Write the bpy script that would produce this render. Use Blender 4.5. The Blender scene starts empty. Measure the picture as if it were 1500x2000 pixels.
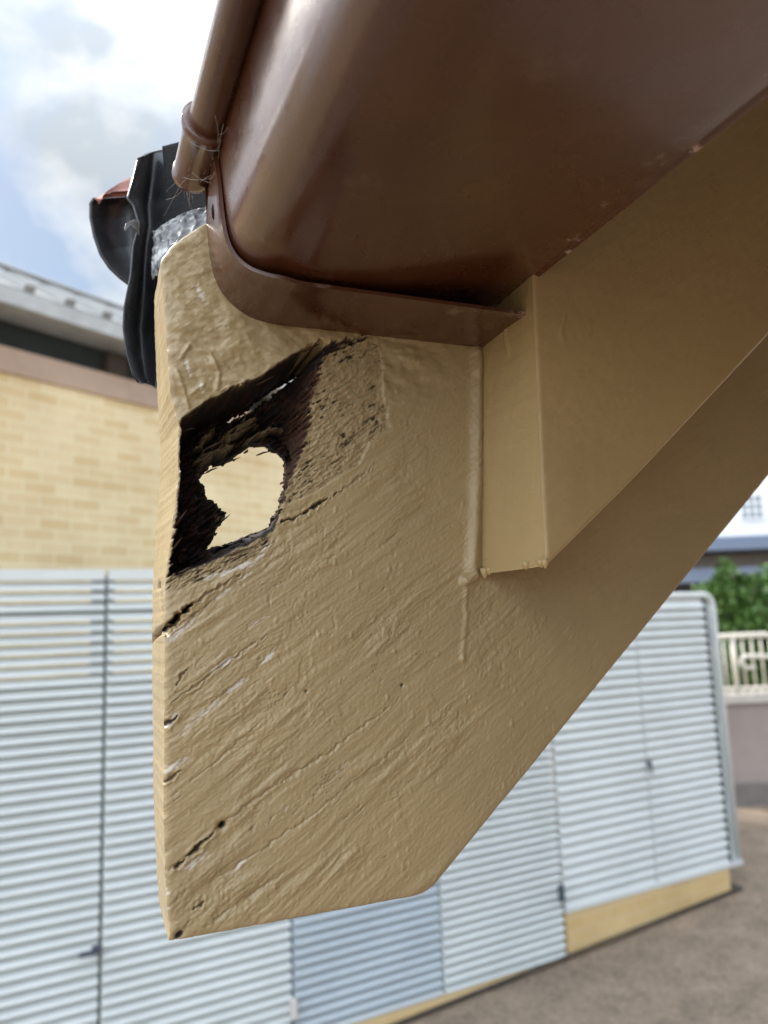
import bpy, bmesh, math, random
import numpy as np
from math import sin, cos, tan, radians, hypot, pi, atan2
from mathutils import Vector, Matrix
random.seed(7); rng = np.random.RandomState(7)
SC = bpy.context.scene; COL = SC.collection

# ------------------------------------------------------------------ camera
F, CX, CY = 1450., 750., 1000.
yaw, pitch, roll = radians(21.6), radians(8.5), radians(2.2)
fw = np.array([sin(yaw)*cos(pitch), cos(yaw)*cos(pitch), sin(pitch)])
r0 = np.array([cos(yaw), -sin(yaw), 0.]); u0 = np.cross(r0, fw)
rt = r0*cos(roll) - u0*sin(roll); up = u0*cos(roll) + r0*sin(roll)
def ray(x, y): return rt*(x-CX)/F - up*(y-CY)/F + fw
_r = ray(330, 1840)
CAM = np.array([-_r[0]/_r[1]*.36, -.36, 1.95])
def hit(x, y, p0, n):
    r = ray(x, y); n = np.array(n, float)
    return CAM + r*(((np.array(p0, float)-CAM) @ n)/(r @ n))
def onY(x, y, Y=0.): return hit(x, y, (0, Y, 0), (0, 1, 0))
Z0 = onY(330, 1840)[2]                     # bottom of the eaves board
cd = bpy.data.cameras.new('camera'); cam = bpy.data.objects.new('camera', cd); COL.objects.link(cam)
cam.matrix_world = Matrix(((rt[0], up[0], -fw[0], CAM[0]), (rt[1], up[1], -fw[1], CAM[1]), (rt[2], up[2], -fw[2], CAM[2]), (0, 0, 0, 1)))
cd.sensor_fit = 'VERTICAL'; cd.sensor_height = 36.; cd.lens = F/2000*36
cd.clip_start = .01; cd.clip_end = 3000
cd.dof.use_dof = True; cd.dof.focus_distance = .385; cd.dof.aperture_fstop = cd.lens/3.5
SC.camera = cam

# ------------------------------------------------------------------ light
SUN_EL, SUN_AZ = radians(46), radians(-38)      # azimuth measured from +Y towards +X
sdir = Vector((sin(SUN_AZ)*cos(SUN_EL), cos(SUN_AZ)*cos(SUN_EL), sin(SUN_EL)))
sl = bpy.data.lights.new('sun', 'SUN'); sl.energy = 3.0; sl.angle = radians(10); sl.color = (1, .95, .87)
so = bpy.data.objects.new('sun', sl); COL.objects.link(so); so.rotation_euler = sdir.to_track_quat('Z', 'Y').to_euler(); so.location = (0, 0, 20)
W = bpy.data.worlds.new('World'); SC.world = W; W.use_nodes = True
nt = W.node_tree; nt.nodes.clear()
def N(t, ty, **k):
    n = t.nodes.new(ty)
    for a, b in k.items():
        if a.startswith('_'): setattr(n, a[1:], b)
        else: n.inputs[int(a[1:]) if a[0] == 'i' and a[1:].isdigit() else a.replace('__', ' ')].default_value = b
    return n
def ramp(t, pts, src=None):
    r = t.nodes.new('ShaderNodeValToRGB'); e = r.color_ramp.elements
    while len(e) < len(pts): e.new(.5)
    for k, (p, c) in enumerate(pts):
        e[k].position = p; e[k].color = (c, c, c, 1) if isinstance(c, (int, float)) else (*c, 1)
    if src: t.links.new(src, r.inputs[0])
    return r
def mixc(t, f, a, b, mode='MIX'):
    m = t.nodes.new('ShaderNodeMix'); m.data_type = 'RGBA'; m.blend_type = mode
    for s, v in ((0, f), (6, a), (7, b)):
        if hasattr(v, 'links'): t.links.new(v, m.inputs[s])
        else: m.inputs[s].default_value = v if s == 0 else (*v, 1)
    return m.outputs[2]
sky = N(nt, 'ShaderNodeTexSky', _sky_type='NISHITA', _sun_disc=False, _sun_elevation=SUN_EL, _sun_rotation=SUN_AZ, _air_density=1.2, _dust_density=1.0)
tc = nt.nodes.new('ShaderNodeTexCoord')
mp = N(nt, 'ShaderNodeMapping'); mp.inputs['Scale'].default_value = (1, 1, 1.5); mp.inputs['Location'].default_value = (.35, .2, .1)
nt.links.new(tc.outputs['Generated'], mp.inputs[0])
n1 = N(nt, 'ShaderNodeTexNoise', Scale=2.6, Detail=9., Roughness=.55, Distortion=.25); nt.links.new(mp.outputs[0], n1.inputs['Vector'])
n2 = N(nt, 'ShaderNodeTexNoise', Scale=4.5, Detail=6., Roughness=.55); nt.links.new(mp.outputs[0], n2.inputs['Vector'])
cov = ramp(nt, [(.42, .0), (.56, 1.)], n1.outputs[0])
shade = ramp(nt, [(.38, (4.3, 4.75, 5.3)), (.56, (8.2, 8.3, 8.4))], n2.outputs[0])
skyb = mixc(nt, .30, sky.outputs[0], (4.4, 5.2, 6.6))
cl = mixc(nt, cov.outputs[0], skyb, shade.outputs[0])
# the cloud deck is brighter overhead and round the veiled sun
sx_ = nt.nodes.new('ShaderNodeSeparateXYZ'); nt.links.new(tc.outputs['Generated'], sx_.inputs[0])
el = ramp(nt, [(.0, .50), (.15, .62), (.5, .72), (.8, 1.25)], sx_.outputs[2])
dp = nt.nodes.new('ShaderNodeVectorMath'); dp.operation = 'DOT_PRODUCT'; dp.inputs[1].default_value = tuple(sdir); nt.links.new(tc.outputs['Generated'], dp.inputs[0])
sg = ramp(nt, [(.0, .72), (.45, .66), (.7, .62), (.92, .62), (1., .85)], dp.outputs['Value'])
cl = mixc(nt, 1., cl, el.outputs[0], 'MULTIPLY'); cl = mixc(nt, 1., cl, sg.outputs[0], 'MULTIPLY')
dl = nt.nodes.new('ShaderNodeVectorMath'); dl.operation = 'DOT_PRODUCT'; dl.inputs[1].default_value = (-.86, -.46, .22); nt.links.new(tc.outputs['Generated'], dl.inputs[0])  # unseen bright sky bank added on the left to light the end faces
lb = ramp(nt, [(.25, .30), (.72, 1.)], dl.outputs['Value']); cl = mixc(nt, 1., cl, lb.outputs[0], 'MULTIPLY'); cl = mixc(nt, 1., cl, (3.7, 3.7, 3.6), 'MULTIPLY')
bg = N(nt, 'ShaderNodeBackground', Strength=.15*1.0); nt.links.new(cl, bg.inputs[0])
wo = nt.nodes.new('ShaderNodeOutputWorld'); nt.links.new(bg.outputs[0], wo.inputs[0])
SC.view_settings.view_transform = 'Standard'; SC.view_settings.look = 'None'
SC.view_settings.exposure = .86; SC.view_settings.gamma = 1
SC.render.film_transparent = False

# ------------------------------------------------------------------ helpers
def nmat(name, base, rough=.6, spec=.5, metal=0.):
    m = bpy.data.materials.new(name); m.use_nodes = True; t = m.node_tree
    b = t.nodes['Principled BSDF']; b.inputs['Base Color'].default_value = (*base, 1)
    b.inputs['Roughness'].default_value = rough; b.inputs['Specular IOR Level'].default_value = spec; b.inputs['Metallic'].default_value = metal
    return m, t, b
def coord(t, scale=(1, 1, 1), rot=(0, 0, 0), kind='Object'):
    c = t.nodes.new('ShaderNodeTexCoord'); m = t.nodes.new('ShaderNodeMapping')
    m.inputs['Scale'].default_value = scale; m.inputs['Rotation'].default_value = rot
    t.links.new(c.outputs[kind], m.inputs[0]); return m.outputs[0]
def coord_rs(t, rot, scale):
    a = coord(t, (1, 1, 1), rot); m = t.nodes.new('ShaderNodeMapping'); m.inputs['Scale'].default_value = scale; t.links.new(a, m.inputs[0]); return m.outputs[0]
def noise(t, vec, scale, detail=4., rough=.5, dist=0.):
    n = N(t, 'ShaderNodeTexNoise', Scale=scale, Detail=detail, Roughness=rough, Distortion=dist); t.links.new(vec, n.inputs['Vector']); return n.outputs[0]
def bump(t, b, h, strength, dist, prev=None):
    n = N(t, 'ShaderNodeBump', Strength=strength, Distance=dist); t.links.new(h, n.inputs['Height'])
    if prev: t.links.new(prev, n.inputs['Normal'])
    t.links.new(n.outputs[0], b.inputs['Normal']); return n.outputs[0]
def simple(name, base, rough=.6, var=.15, scale=8., bs=.2, bd=.002, spec=.5, metal=0., bscale=None):
    m, t, b = nmat(name, base, rough, spec, metal)
    v = coord(t); n = noise(t, v, scale, 5., .6)
    dark = tuple(c*(1-var) for c in base); lite = tuple(min(1, c*(1+var)) for c in base)
    r = ramp(t, [(.3, dark), (.7, lite)], n); t.links.new(r.outputs[0], b.inputs['Base Color'])
    if bs: bump(t, b, noise(t, v, bscale or scale*6, 4., .6), bs, bd)
    return m
def tag(o, label=None, cat=None, group=None, kind=None):
    if label: o['label'] = label
    if cat: o['category'] = cat
    if group: o['group'] = group
    if kind: o['kind'] = kind
    return o
def empty(name, loc, label, cat, group=None):
    o = bpy.data.objects.new(name, None); COL.objects.link(o); o.location = loc; o.empty_display_size = .1
    bpy.context.view_layer.update()
    return tag(o, label, cat, group)
def mesh(name, V, Fc, mat, parent=None, smooth=False, mats=None):
    me = bpy.data.meshes.new(name); me.from_pydata([tuple(map(float, v)) for v in V], [], [tuple(map(int, f)) for f in Fc]); me.update()
    return link(name, me, mat, parent, smooth)
def link(name, me, mat, parent=None, smooth=False):
    o = bpy.data.objects.new(name, me); COL.objects.link(o)
    me.materials.append(mat)
    if smooth: me.polygons.foreach_set('use_smooth', [True]*len(me.polygons))
    if parent:
        o.parent = parent; o.matrix_parent_inverse = parent.matrix_world.inverted() if parent.type != 'EMPTY' else Matrix.Translation(-Vector(parent.location))
    return o
def np_mesh(name, V, Q, mat, parent=None, smooth=True, attrs=None):
    V = np.asarray(V, np.float32); Q = np.asarray(Q, np.int32)
    me = bpy.data.meshes.new(name)
    me.vertices.add(len(V)); me.vertices.foreach_set('co', V.ravel())
    me.loops.add(Q.size); me.loops.foreach_set('vertex_index', Q.ravel())
    me.polygons.add(len(Q)); me.polygons.foreach_set('loop_start', np.arange(0, Q.size, 4, dtype=np.int32))
    try: me.polygons.foreach_set('loop_total', np.full(len(Q), 4, np.int32))
    except Exception: pass
    me.update(calc_edges=True); me.validate()
    if attrs is not None:
        a = me.color_attributes.new('mask', 'FLOAT_COLOR', 'POINT'); a.data.foreach_set('color', np.asarray(attrs, np.float32).ravel())
    return link(name, me, mat, parent, smooth)
class MB:
    def __init__(s): s.V = []; s.F = []
    def add(s, V, Fc):
        k = len(s.V); s.V += [tuple(map(float, v)) for v in V]; s.F += [tuple(i+k for i in f) for f in Fc]
    def box(s, c, ax, ay, az, x0, x1, y0, y1, z0, z1):
        c = np.array(c, float); ax = np.array(ax, float); ay = np.array(ay, float); az = np.array(az, float)
        P = [c+ax*x+ay*y+az*z for z in (z0, z1) for x, y in ((x0, y0), (x1, y0), (x1, y1), (x0, y1))]
        s.add(P, [(0, 3, 2, 1), (4, 5, 6, 7), (0, 1, 5, 4), (1, 2, 6, 5), (2, 3, 7, 6), (3, 0, 4, 7)])
    def tube(s, pts, r, n=10, caps=True):
        pts = [np.array(p, float) for p in pts]; k0 = len(s.V); rr = r if hasattr(r, '__len__') else [r]*len(pts)
        prev = None
        for i, p in enumerate(pts):
            d = pts[min(i+1, len(pts)-1)]-pts[max(i-1, 0)]; d = d/np.linalg.norm(d)
            a = np.cross(d, (0, 0, 1) if abs(d[2]) < .9 else (1, 0, 0)) if prev is None else prev - d*(prev@d)
            a = a/np.linalg.norm(a); prev = a; b = np.cross(d, a)
            for j in range(n): s.V.append(tuple(p+rr[i]*(a*cos(2*pi*j/n)+b*sin(2*pi*j/n))))
        for i in range(len(pts)-1):
            for j in range(n): s.F.append((k0+i*n+j, k0+i*n+(j+1) % n, k0+(i+1)*n+(j+1) % n, k0+(i+1)*n+j))
        if caps:
            s.F.append(tuple(k0+j for j in range(n))[::-1]); s.F.append(tuple(k0+(len(pts)-1)*n+j for j in range(n)))
    def build(s, name, mat, parent=None, smooth=False, bevel=0):
        o = mesh(name, s.V, s.F, mat, parent, smooth)
        bm = bmesh.new(); bm.from_mesh(o.data); bmesh.ops.recalc_face_normals(bm, faces=bm.faces)
        if bevel:
            bmesh.ops.bevel(bm, geom=[e for e in bm.edges], offset=bevel, segments=2, affect='EDGES')
        bm.to_mesh(o.data); bm.free(); return o
X_, Y_, Z_ = (1, 0, 0), (0, 1, 0), (0, 0, 1)

# numpy gradient noise
def pnoise(x, y, seed=0):
    xi = np.floor(x).astype(np.int64); yi = np.floor(y).astype(np.int64); xf = x-xi; yf = y-yi
    def g(a, b, dx, dy):
        h = (a*374761393 + b*668265263 + seed*1442695041) & 0xffffffff
        h = ((h ^ (h >> 13))*1274126177) & 0xffffffff; h = h ^ (h >> 16)
        an = (h & 0xffff)/65536.*2*pi
        return np.cos(an)*dx+np.sin(an)*dy
    u = xf*xf*xf*(xf*(xf*6-15)+10); v = yf*yf*yf*(yf*(yf*6-15)+10)
    return ((g(xi, yi, xf, yf)*(1-u)+g(xi+1, yi, xf-1, yf)*u)*(1-v)+(g(xi, yi+1, xf, yf-1)*(1-u)+g(xi+1, yi+1, xf-1, yf-1)*u)*v)*1.5
def fbm(x, y, o=4, seed=0, g=.5):
    s = 0; a = 1
    for k in range(o): s = s+a*pnoise(x*2**k, y*2**k, seed+k*17); a *= g
    return s
def sst(e0, e1, x):
    t = np.clip((x-e0)/(e1-e0), 0, 1); return t*t*(3-2*t)
def segdist(px, py, P, closed=False):
    """distance to polyline, and the run (0..1) along it"""
    d = np.full(px.shape, 1e9); run = np.zeros(px.shape); n = len(P) if closed else len(P)-1
    for i in range(n):
        ax, ay = P[i]; bx, by = P[(i+1) % len(P)]; L = (bx-ax)**2+(by-ay)**2
        t = np.clip(((px-ax)*(bx-ax)+(py-ay)*(by-ay))/L, 0, 1); dd = np.hypot(px-ax-t*(bx-ax), py-ay-t*(by-ay))
        m = dd < d; d = np.where(m, dd, d); run = np.where(m, (i+t)/n, run)
    return d, run
def sdpoly(px, py, P):
    """signed distance, positive inside"""
    d, _ = segdist(px, py, P, True); ins = np.zeros(px.shape, bool)
    for i in range(len(P)):
        (ax, ay), (bx, by) = P[i], P[(i+1) % len(P)]
        if ay == by: continue
        c = ((ay > py) != (by > py)) & (px < (bx-ax)*(py-ay)/(by-ay)+ax); ins ^= c
    return np.where(ins, d, -d)
def bp(pts, Y=0.):
    """outline in the photo -> millimetres on the board's face"""
    out = []
    for x, y in pts:
        p = onY(x, y, Y); out.append((p[0]*1000, (p[2]-Z0)*1000))
    return out

# ------------------------------------------------------------------ paint materials
def paint_mat(name, base, rough=.38, dirt=True, mask=False, vert=False):
    m, t, b = nmat(name, base, rough, .5)
    L = t.links
    v = coord(t)
    rot = (0, radians(37), 0)
    gr = coord_rs(t, rot, (45, 300, 1100))
    fine = noise(t, gr, 1., 5., .6)
    lump = noise(t, v, 160., 4., .55)
    tiny = noise(t, v, 900., 3., .6)
    big = noise(t, v, 14., 3., .5)
    c = ramp(t, [(.3, tuple(x*.93 for x in base)), (.7, tuple(min(1, x*1.06) for x in base))], big).outputs[0]
    rr = ramp(t, [(.3, rough-.08), (.7, rough+.14)], noise(t, v, 60., 4., .6)).outputs[0]
    if mask:
        a = N(t, 'ShaderNodeVertexColor', _layer_name='mask'); s = t.nodes.new('ShaderNodeSeparateColor'); L.new(a.outputs[0], s.inputs[0])
        wn = noise(t, coord_rs(t, rot, (200, 400, 900)), 1., 5., .7)
        rotc = ramp(t, [(.36, (.002, .0015, .001)), (.54, (.008, .004, .003)), (.64, (.05, .02, .010)), (.76, (.15, .09, .05))], wn).outputs[0]
        bare = ramp(t, [(.35, tuple(x*.80 for x in base)), (.65, tuple(min(1, x*1.06) for x in base))], wn).outputs[0]
        wh = ramp(t, [(.3, (.50, .45, .38)), (.6, (.62, .60, .60))], wn).outputs[0]
        c = mixc(t, s.outputs[2], c, bare)
        c = mixc(t, s.outputs[1], c, wh)
        brn = ramp(t, [(.36, (.012, .005, .003)), (.52, (.055, .020, .010)), (.66, (.15, .065, .033)), (.8, (.26, .16, .09))], noise(t, v, 420., 5., .7)).outputs[0]
        rotc = mixc(t, a.outputs[1], rotc, brn)
        c = mixc(t, s.outputs[0], c, rotc)
        mr = t.nodes.new('ShaderNodeMath'); mr.operation = 'MULTIPLY_ADD'; mr.inputs[1].default_value = .45; L.new(s.outputs[0], mr.inputs[0]); L.new(rr, mr.inputs[2]); rr = mr.outputs[0]
        mr = t.nodes.new('ShaderNodeMath'); mr.operation = 'MULTIPLY_ADD'; mr.inputs[1].default_value = .25; L.new(s.outputs[2], mr.inputs[0]); L.new(rr, mr.inputs[2]); rr = mr.outputs[0]
    L.new(c, b.inputs['Base Color']); L.new(rr, b.inputs['Roughness'])
    p = bump(t, b, fine, .30 if mask else .55, .0005)
    p = bump(t, b, lump, .22, .0008, p)
    if mask:
        vo = N(t, 'ShaderNodeTexVoronoi', _feature='DISTANCE_TO_EDGE', Scale=1.); L.new(coord_rs(t, rot, (28, 60, 120)), vo.inputs['Vector'])
        nz = noise(t, v, 180., 3., .6); ad = N(t, 'ShaderNodeMath', _operation='MULTIPLY_ADD'); ad.inputs[1].default_value = .12; L.new(nz, ad.inputs[0]); L.new(vo.outputs[0], ad.inputs[2])
        p = bump(t, b, ramp(t, [(.05, 0.), (.10, 1.)], ad.outputs[0]).outputs[0], .14, .0005, p)
    bump(t, b, tiny, .12, .0002, p)
    return m
TAN = (.316, .238, .126)
TAN2 = (.372, .270, .130)  # same paint, lightened for the side light and reddened for gutter bounce
M_BOARD = paint_mat('cream_brown_gloss_paint_on_weathered_wood', TAN, .36, mask=True)
M_TRIM = paint_mat('cream_brown_gloss_paint', TAN2, .34)

# ------------------------------------------------------------------ barge board with the rotten hole
SL = tan(radians(40.1))
def build_barge():
    root = empty('barge_board', (0, 0, Z0), 'cream painted wooden barge board with a rotten hole through its cut end', 'barge board')
    T = 50.
    xs = np.concatenate([np.arange(0, 205, .5), np.arange(205, 430, 1.6), np.geomspace(431, 2200, 50)])
    nr = 720; ts = np.linspace(0, 1, nr)
    lo = np.where(xs < 124, 0, (xs-124)*.845); lo = np.where((xs > 118) & (xs < 130), np.maximum(lo, (xs-118)**2*.035), lo)
    hi = 324+xs*SL-5*np.exp(-xs/4.)*1.5
    Xg, Tg = np.meshgrid(xs, ts, indexing='ij')
    Vg = lo[:, None]+(hi-lo)[:, None]*Tg
    # worn left arris measured from the photograph
    fr = bp([(330, 1840), (333, 1825), (325, 1760), (320, 1600), (321, 1400), (322, 1300), (322, 1230), (324, 1150), (324, 1118), (330, 1080), (345, 960), (349, 935), (347, 900), (350, 830), (343, 800), (333, 760), (327, 680), (323, 620), (319, 570), (313, 520), (317, 495)])
    bk = bp([(321, 1838), (314, 1800), (306, 1700), (300, 1550), (298, 1400), (297, 1250), (299, 1130), (303, 1050), (312, 950), (314, 880), (310, 810), (307, 760), (304, 700), (302, 640), (301, 570), (307, 520), (310, 500)], T/1000)
    fr = sorted(((v, x) for x, v in fr)); bk = sorted(((v, x) for x, v in bk))
    fx = lambda v: np.interp(v, [a for a, _ in fr], [b for _, b in fr])
    bx = lambda v: np.interp(v, [a for a, _ in bk], [b for _, b in bk])
    e = fx(Vg)+.25*fbm(Vg/5., Vg*0+3.3, 3, 5)
    Xg = Xg+e*np.clip(1-Xg/40., 0, 1)**1.0
    # ---- height (mm, outwards)
    th = radians(33)+radians(5)*np.clip(1-Vg/160, -.4, 1)*0
    th0 = radians(34)
    a = Xg*cos(th0)+Vg*sin(th0); b = -Xg*sin(th0)+Vg*cos(th0)
    bend = 2.2*fbm(a/55, b/40, 3, 1); bw = b+bend
    rightfade = 1-.72*sst(120, 200, Xg-.35*(Vg-60))
    H = np.zeros_like(Xg)
    # broken paint terraces
    f = fbm(a/34, bw/7.5, 4, 11, .55)
    K = 2.6; q = f*K; fl = np.floor(q); fr_ = q-fl
    ter = (fl+sst(.465, .535, fr_))/K; edge1 = np.exp(-((fr_-.5)/.05)**2)
    H += .66*ter*rightfade*(.12+.88*sst(-.2, .45, pnoise(a/50+5, b/30, 6))) + .07*f
    f2 = fbm(a/60, bw/3.2, 4, 23, .55); q = f2*2.4; fl = np.floor(q); fr_ = q-fl
    H += .17*(fl+sst(.46, .54, fr_))/2.4*rightfade; H += .05*fbm(a/40, bw/.9, 2, 25)
    # raised welts and narrow splits along the grain
    w1 = fbm(a/70+7, bw/6.2, 3, 41); H += .30*np.exp(-(w1/.022)**2)*sst(.0, .35, fbm(a/30, b/14, 2, 77))*rightfade
    w2 = fbm(a/48+3, bw/5.0, 3, 57); crk = np.exp(-(w2/.017)**2)*sst(.1, .42, fbm(a/26, b/12, 2, 91)); H -= .7*sst(0, .3, pnoise(a/36+2, b/20, 7)+.12)*crk*rightfade
    # vertical wandering crackle
    w3 = fbm(Xg/26, Vg/60, 4, 101, .6); H -= .30*np.exp(-(w3/.016)**2)*sst(.0, .3, pnoise(Xg/30, Vg/30, 8))
    w4 = fbm(Xg/18+9, Vg/26, 4, 131, .6); H += .22*(sst(-.015, .015, w4)-.5)*sst(-.1, .3, pnoise(Xg/40, Vg/40, 28))
    # drips and pimples
    for k in range(230):
        cx, cy = rng.uniform(0, 300), rng.uniform(0, 330); r = rng.uniform(.35, .95)
        i0, i1 = np.searchsorted(xs, (cx-4, cx+4)); sub = (slice(i0, i1), slice(None))
        H[sub] += r*.6*np.exp(-((Xg[sub]-cx)**2+(Vg[sub]-cy)**2/(1+rng.uniform(0, 3)))/r**2)
    H += .10*fbm(Xg/1.7, Vg/1.7, 2, 61)
    # lumpy old paint on the upper tail
    up_ = sst(175, 215, Vg-Xg*.45)*(1-sst(120, 180, Xg))
    l1 = fbm(Xg/17, Vg/10, 3, 71, .5)
    H = H*(1-.75*up_)+up_*(1.15*l1+.10*fbm(Xg/5, Vg/3.4, 3, 73)+.18*(1-np.abs(fbm(Xg/14, Vg/12, 3, 79))*3).clip(0, 1))
    for P in ([(352, 700), (372, 672), (410, 690), (428, 730), (424, 760)], [(345, 725), (358, 760), (368, 795)], [(372, 770), (398, 752)]):
        d, _ = segdist(Xg, Vg, bp(P)); H += .8*np.exp(-(d/1.1)**2)
    WH = np.zeros_like(H); ROT = .40*crk*rightfade*sst(60, 0, Xg-e)+.16*crk*rightfade; BARE = np.zeros_like(H)
    # cracks: (points, halfwidth mm, depth mm, darkness)
    wx1 = .9*fbm(a/5, b/5, 3, 3, .6); wx2 = .9*fbm(a/5+9, b/5, 3, 4, .6); wx3 = np.clip(1+1.1*fbm(a/4, b/9, 2, 14), .25, 1.8)
    for P, wd, dp, dk in (([(296, 1252), (330, 1222), (350, 1205), (376, 1180)], 1.15, 14, 1), ([(376, 1180), (420, 1150), (470, 1122)], .5, 1.2, .3),
                          ([(548, 1020), (575, 1013), (600, 998), (632, 978), (660, 962)], .7, 3, .9), ([(660, 962), (700, 935), (735, 905)], .35, .8, .2),
                          ([(345, 1695), (380, 1662), (415, 1628)], .7, 2.6, .9), ([(321, 1418), (348, 1396)], .9, 2.5, .9), ([(321, 1527), (352, 1508)], .7, 2, .6),
                          ([(378, 1775), (400, 1760)], .6, 2, .7), ([(490, 795), (505, 785)], .5, 1.2, .5), ([(340, 1350), (365, 1305)], .45, 1.5, .6),
                          ([(320, 1245), (420, 1170)], .35, .8, .1), ([(335, 1375), (420, 1310), (520, 1240)], .4, .9, .15), ([(640, 690), (720, 658)], .8, 6, 1.),
                          ([(655, 712), (700, 688)], .6, 3, .9), ([(690, 705), (740, 672)], .5, 2, .7), ([(330, 1560), (420, 1490), (520, 1400)], .35, .6, .0),
                          ([(330, 1700), (470, 1580), (640, 1470), (760, 1380)], .5, .8, .0), ([(420, 1720), (600, 1600), (800, 1440)], .4, .7, .0),
                          ([(400, 1810), (560, 1700)], .35, .6, .0), ([(700, 835), (745, 805)], .5, 2, .8), ([(720, 848), (748, 828)], .5, 2, .8), ([(665, 870), (705, 850)], .5, 1.5, .7)):
        d, run = segdist(Xg+wx1, Vg+wx2, bp(P)); ww = wd*(.30+.75*np.sin(np.clip(run, 0, 1)*pi*.8+.5))*wx3
        g = np.exp(-(d/ww)**2); H -= dp*g; ROT = np.maximum(ROT, dk*sst(.35, .7, g))
        H += .35*np.exp(-((d-ww*2.2)/ww)**2)*(dk > 0)
    for c, rx, ry, dp in (((434, 1612), 2.0, 1.5, 4), ((350, 1827), 2.4, 1.4, 2), ((786, 1338), .8, .6, 2), ((598, 1350), .6, .6, 1.5)):
        (cx, cy), = bp([c]); aa = (Xg-cx)*cos(.7)+(Vg-cy)*sin(.7); bb = -(Xg-cx)*sin(.7)+(Vg-cy)*cos(.7)
        g = np.exp(-(aa/rx)**2-(bb/ry)**2); H -= dp*g; ROT = np.maximum(ROT, sst(.3, .6, g))
    # exposed primer streaks
    for P, wd in (([(356, 1433), (400, 1392), (435, 1360), (480, 1326)], 1.3), ([(414, 1308), (458, 1283)], 1.5), ([(321, 1506), (369, 1481)], 1.5), ([(505, 1302), (536, 1270)], .9),
                  ([(363, 1696), (402, 1668)], 1.6), ([(321, 1254), (378, 1214)], 1.8), ([(487, 1226), (524, 1204)], .9), ([(325, 1420), (345, 1390)], 1.3), ([(322, 1760), (324, 1825)], 1.4),
                  ([(400, 1128), (440, 1118), (500, 1095), (525, 1060)], 1.4), ([(420, 1170), (480, 1125), (490, 1120)], .8), ([(325, 1700), (322, 1770)], .8), ([(445, 1715), (480, 1680)], .6),
                  ([(640, 1530), (680, 1490)], .5), ([(555, 1585), (590, 1555)], .5), ([(385, 560), (400, 590)], 1.4), ([(370, 735), (362, 700)], .8), ([(390, 745), (396, 765)], .8)):
        d, run = segdist(Xg+wx1*.8, Vg+wx2*.8, bp(P)); n_ = fbm(a/9, b/1.3, 3, 19)
        WH = np.maximum(WH, .85*sst(-.1, .45, n_*1.3+.55-d/wd*1.0)*(d < wd*2)*np.sin(np.clip(run*.86+.07, 0, 1)*pi)**.35); H -= .18*(d < wd)*1.0
    WH *= .9
    # rough flaking patch beside the hole
    patch = bp([(640, 688), (690, 668), (735, 662), (746, 700), (752, 760), (762, 835), (722, 862), (704, 905), (640, 945), (612, 965), (560, 985), (548, 950), (575, 900), (600, 830), (604, 740)])
    wob = 1.6*fbm(Xg/6, Vg/6, 3, 33)
    sp = sdpoly(Xg+wob, Vg+wob*.7, patch); pm = sst(-.5, .7, sp)
    pit = sst(.30, .55, fbm(a/5, b/1.5, 3, 37))*sst(-.1, .35, fbm(a/22, b/12, 2, 39)); rough_ = .75*fbm(a/7, b/1.5, 4, 35, .6)+.5*fbm(a/12, b/7, 2, 45)-1.3*pit+.30*fbm(Xg/1.1, Vg/1.1, 2, 43)
    H = H*(1-pm*.8)+pm*(-1.0+rough_)
    BARE = np.maximum(BARE, pm*.8); ROT = np.maximum(ROT, pm*pit*.9)
    # ---- the rotten cavity
    front = bp([(328, 1128), (333, 1085), (346, 1000), (349, 940), (347, 900), (350, 822), (384, 797), (400, 785), (455, 755), (500, 742), (540, 712), (590, 684), (622, 672), (640, 672), (712, 655), (660, 678), (628, 700), (622, 745), (604, 790), (608, 830), (592, 880), (572, 925), (556, 965), (548, 1000), (536, 1030), (520, 1048), (470, 1068), (410, 1100), (372, 1112), (350, 1122)])
    thru_px = [(386, 938), (408, 912), (428, 910), (448, 906), (462, 898), (470, 893), (485, 897), (505, 884), (522, 880), (545, 886), (556, 902), (553, 935), (553, 955), (546, 975), (548, 992), (532, 1012), (522, 1035), (500, 1046), (470, 1056), (432, 1066), (398, 1078), (410, 1062), (418, 1040), (438, 1010), (424, 994), (402, 976), (396, 955)]
    thru = [bp([q_], T/1000*(1-float(sst(470, 540, q_[0]))))[0] for q_ in thru_px]
    slit = bp([(424, 828), (442, 818), (470, 806), (486, 798), (492, 786), (508, 778), (530, 762), (552, 748), (580, 730), (580, 742), (550, 764), (528, 783), (508, 796), (490, 810), (466, 822), (436, 834)], T/1000)
    jag = (.9*fbm(Xg/4.0, Vg/4.0, 4, 201, .65)+.9*fbm(a/9, b/1.8, 3, 203))*(1+.9*sst(55, 75, Xg))
    sf = sdpoly(Xg+jag*1.3, Vg+jag*1.3, front)
    st = sdpoly(Xg+jag*.7, Vg-jag*.7, thru)
    dmap = np.where(st > -6, T, 0)
    # depth between lip and through-hole: steep at upper left, ragged slope at right and bottom
    dz = T*sst(-.3, 4.0, sf)*(0.80+.12*fbm(a/10, b/3, 3, 205)); 
    rat = np.clip(sf/np.maximum(sf-st, .5), 0, 1)
    slope_side = sst(70, 100, Xg+.3*(200-Vg))*0
    right = sst(0, 1, (Xg-62)/14)
    dz2 = T*np.clip(rat**.8, 0, 1)
    dep = np.where(sf > 0, dz*(1-right)+np.minimum(dz2, dz+2)*right, 0)
    low = sst(bp([(400, 1085)])[0][1]-6, bp([(400, 1085)])[0][1]-16, Vg-.5*(Xg-18))*(sf > 0)
    dep = np.maximum(dep-14*low*np.clip(1-rat, 0, 1), 0)
    dep = np.where(sf > 0, dep+np.clip(sf, 0, 1.2)*2.2*fbm(a/8, b/2, 3, 207)*(dep > 3), dep)
    ss0 = sdpoly(Xg+jag*.35, Vg-jag*.35, slit)
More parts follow.
